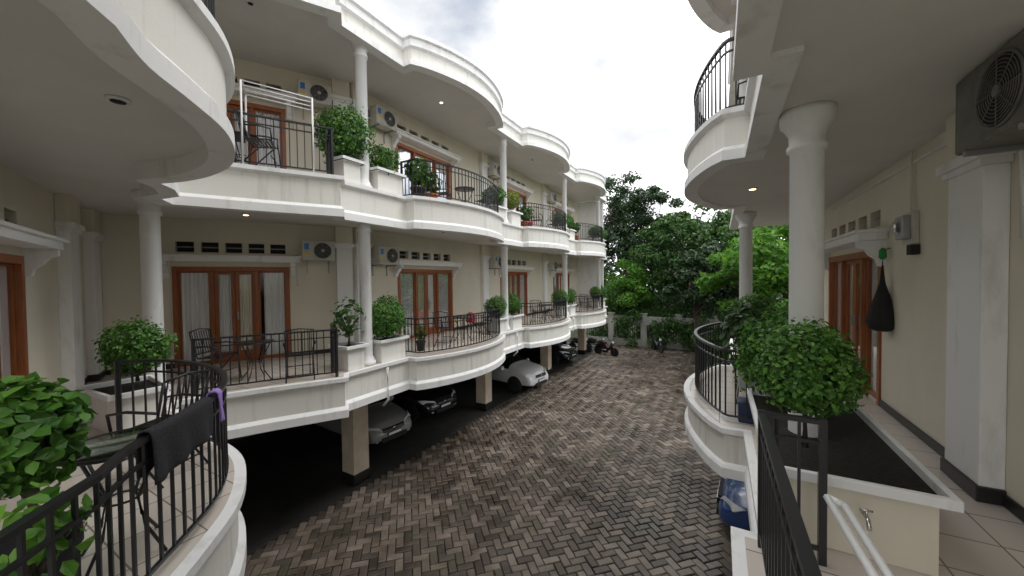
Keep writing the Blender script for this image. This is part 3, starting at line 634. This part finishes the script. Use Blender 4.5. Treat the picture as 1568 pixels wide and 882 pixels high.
# ------------------------------------------------------------------ cars
def car(name,paint,loc,rz,suv=False):
    e=empty(name); H=1.64 if suv else 1.47; h=H/1.47
    st=[(-2.15,.45,.70,.78,.62,.70,.55),(-2.1,.28,.90,1.0*h,.76,.82,.62),(-1.85,.25,.95,1.22*h,.78,.87,.60),(-1.3,.22,.96,1.42*h,.78,.89,.58),(-.5,.22,.95,1.47*h,.78,.89,.58),(.1,.22,.94,1.44*h,.78,.89,.58),(.55,.22,.94,1.28*h,.78,.89,.60),(1.0,.22,.94,1.0*h,.78,.88,.70),(1.45,.22,.88*h,.93*h,.78,.87,.66),(1.85,.24,.78*h,.84*h,.76,.83,.60),(2.12,.28,.62,.70,.70,.75,.52),(2.2,.38,.52,.56,.58,.62,.45)]
    vs=[]
    for (x,zb,zs,zr,wb,ws,wr) in st:
        half=[(wb,zb),(ws,zb+.3*(zs-zb)),(ws*1.0,zs-.12),(ws*.965,zs),(wr*1.02,zr-.045),(wr*.75,zr),(0,zr+.02)]
        vs+=[(x,y,z) for y,z in half]+[(x,-y,z) for y,z in half[-2::-1]]
    n=13; cm=MB(); body=[];gl=[]
    for i in range(len(st)-1):
        for j in range(n-1):
            f=(i*n+j,i*n+j+1,(i+1)*n+j+1,(i+1)*n+j); isg=(j in(3,8) and 2<=i<=6) or (j in(4,5,6,7) and i in(5,6)) or (j in (4,5,6,7) and i==1)
            (gl if isg else body).append(f)
        body.append((i*n,(i+1)*n,(i+1)*n+12,i*n+12))
    body.append(tuple(range(n))); body.append(tuple((len(st)-1)*n+k for k in range(n)))
    cm.add(vs,body,paint,True); k=cm.mid(M_carglass)
    for f in gl: cm.f.append(list(f)); cm.mi.append(k); cm.sm.append(True)
    cm.build('body',e,subsurf=2)
    p=MB()
    for x in (-1.35,1.35):
        for s in (-1,1):
            p.lathe((x,s*.80,.33),[(.01,-.02*s),(.36,-.02*s),(.375,.075*s),(.36,.078*s)],M_rubber,24,'y')
            p.lathe((x,s*.80,.32),[(.29,.0),(.325,.02*s),(.325,.10*s),(.30,.115*s),(.22,.11*s)],M_rubber,24,'y'); p.lathe((x,s*.80,.32),[(.215,.09*s),(.21,.118*s),(.05,.10*s)],M_chrome,10,'y',False)
    z=.66*h
    for s in (-1,1):
        v=[(2.13,s*.36,z-.07),(1.90,s*.80,z-.01),(1.72,s*.845,z+.10),(1.93,s*.70,z+.11),(2.08,s*.42,z+.04)]
        v2=[(a+.035,b+s*.02,c+.01) for a,b,c in v]; p.add(v+v2,[(0,1,2,3,4),(5,6,7,8,9)]+[(i,(i+1)%5,(i+1)%5+5,i+5) for i in range(5)],M_headl)
        p.lathe((.78,s*.98,.99),[(.02,-.09),(.10,-.06),(.11,.03),(.04,.07)],paint,12,'x'); p.lathe((2.12,s*.55,.38),[(.06,0),(.06,.04)],M_headl,14,'x')
    p.box(2.13,2.21,-.36,.36,z-.10,z+.0,M_dark); p.box(2.15,2.225,-.42,.42,.30,.42,M_dark); p.box(2.2,2.235,-.24,.24,.44,.54,M_dark); p.box(2.236,2.24,-.22,.22,.455,.525,M_plastic)
    p.box(2.14,2.22,-.37,.37,z-.055,z-.04,M_chrome); p.lathe((2.2,0,z-.045),[(.05,0),(.05,.02)],M_chrome,16,'x')
    p.build('wheels_and_lights',e); e.location=loc; e.rotation_euler=(0,0,math.radians(rz)); return e
M_carglass=mat('car_glass',(.01,.012,.014),.05); M_headl=mat('headlight',(.7,.72,.75),.08)
def paint(n,c): 
    m=mat(n,c,.25); m.node_tree.nodes['Principled BSDF'].inputs['Coat Weight'].default_value=1; return m
car('white_suv',paint('car_white',(.75,.76,.77)),(-9.0,15.0,0),-8,True)
car('silver_car',paint('car_silver',(.28,.28,.27)),(-10.5,7.85,0),-5)
car('black_car',paint('car_black',(.012,.012,.014)),(-10.7,10.4,0),-5)
car('blue_car',paint('car_blue',(.02,.06,.20)),(2.2,8.35,0),176)
car('dark_hatchback',paint('car_dark',(.02,.02,.025)),(-9.6,20.6,0),-5)
def moto(loc,rz,c,name='motor_scooter'):
    e=empty(name); p=MB()
    for x in (-.62,.62):
        p.lathe((x,0,.28),[(.20,-.03),(.27,-.05),(.285,0),(.27,.05),(.20,.03)],M_rubber,24,'y'); p.lathe((x,0,.28),[(.19,-.02),(.19,.02)],M_grey,12,'y')
    p.tube([(.62,0,.28),(.52,0,.62),(.40,0,1.0)],[.03,.04,.03],M_grey,8); p.tube([(.38,-.33,1.06),(.40,0,1.0),(.38,.33,1.06)],.017,M_black,8)
    p.tube([(-.85,0,.62),(-.55,0,.68),(-.1,0,.66),(.1,0,.45),(.32,0,.45),(.46,0,.75),(.42,0,.95)],[.06,.14,.15,.12,.10,.13,.07],c,12)
    p.tube([(-.72,0,.76),(-.4,0,.80),(0,0,.74)],[.09,.13,.10],M_rubber,12); p.lathe((.50,0,.86),[(.09,0),(.07,.05)],M_headl,14,'x')
    p.tube([(-.6,.13,.3),(-.1,.13,.3)],.05,M_grey,8)
    for s in(-1,1): p.tube([(.36,s*.22,1.05),(.34,s*.3,1.2)],.007,M_black,5); p.lathe((.34,s*.3,1.22),[(.05,-.01),(.05,.01)],M_black,12,'x')
    p.build('scooter_body',e); e.location=loc; e.rotation_euler=(0,0,math.radians(rz))
M_dred=mat('dark_red_paint',(.04,.008,.01),.3)
moto((-6.3,23.4,0),-20,M_dred); moto((-7.2,24.3,0),-10,M_black); moto((-8.2,23.9,0),-15,M_black); moto((-3.6,26.0,0),-60,M_black)
# ------------------------------------------------------------------ world, sun, camera
w=bpy.data.worlds.new('World'); S.world=w; w.use_nodes=True; nt=w.node_tree;N=nt.nodes;L=nt.links
bg=N['Background']; bg.inputs[1].default_value=.15
EL,AZ=58,65
sk=N.new('ShaderNodeTexSky'); sk.sky_type='NISHITA'; sk.sun_disc=False; sk.sun_elevation=math.radians(EL); sk.sun_rotation=math.radians(AZ)
tc=N.new('ShaderNodeTexCoord'); mp=N.new('ShaderNodeMapping'); mp.inputs['Scale'].default_value=(1,1,2.2); mp.inputs['Rotation'].default_value=(0,0,math.radians(-28)); n=N.new('ShaderNodeTexNoise'); n.inputs['Scale'].default_value=1.7; n.inputs['Detail'].default_value=8; n.inputs['Roughness'].default_value=.55
L.new(tc.outputs['Generated'],mp.inputs[0]); L.new(mp.outputs[0],n.inputs['Vector'])
r=N.new('ShaderNodeValToRGB'); r.color_ramp.elements[0].position=.36; r.color_ramp.elements[0].color=(.25,.25,.25,1); r.color_ramp.elements[1].position=.50; L.new(n.outputs[0],r.inputs[0])
n2=N.new('ShaderNodeTexNoise'); n2.inputs['Scale'].default_value=3.5; n2.inputs['Detail'].default_value=8; L.new(mp.outputs[0],n2.inputs['Vector'])
r2=N.new('ShaderNodeValToRGB'); r2.color_ramp.elements[0].position=.30; r2.color_ramp.elements[0].color=(5.8,6.0,6.3,1); r2.color_ramp.elements[1].position=.62; r2.color_ramp.elements[1].color=(22,22,22.4,1); q=r2.color_ramp.elements.new(.43); q.color=(7.2,7.25,7.4,1); L.new(n2.outputs[0],r2.inputs[0])
mx=N.new('ShaderNodeMix'); mx.data_type='RGBA'; L.new(r.outputs[0],mx.inputs[0]); L.new(sk.outputs[0],mx.inputs[6]); L.new(r2.outputs[0],mx.inputs[7]); L.new(mx.outputs[2],bg.inputs[0])
sl=bpy.data.lights.new('sun','SUN'); sl.energy=1.5; sl.angle=math.radians(30); sl.color=(1,.98,.95); so=bpy.data.objects.new('sun',sl); COL.objects.link(so)
el,az=math.radians(EL),math.radians(AZ); dv=Vector((math.sin(az)*math.cos(el),math.cos(az)*math.cos(el),math.sin(el))); so.rotation_euler=dv.to_track_quat('Z','Y').to_euler()
cd=bpy.data.cameras.new('camera'); cd.sensor_width=36; cd.lens=13.0; cd.clip_start=.05; cd.clip_end=1000
co=bpy.data.objects.new('camera',cd); COL.objects.link(co); S.camera=co
co.matrix_world=Matrix.Translation((0,0,EYE))@Matrix.Rotation(math.radians(29.3),4,'Z')@Matrix.Rotation(math.radians(90-1.3),4,'X')@Matrix.Rotation(math.radians(-.7),4,'Z')
S.view_settings.view_transform='Standard'; S.view_settings.look='None'; S.view_settings.exposure=0
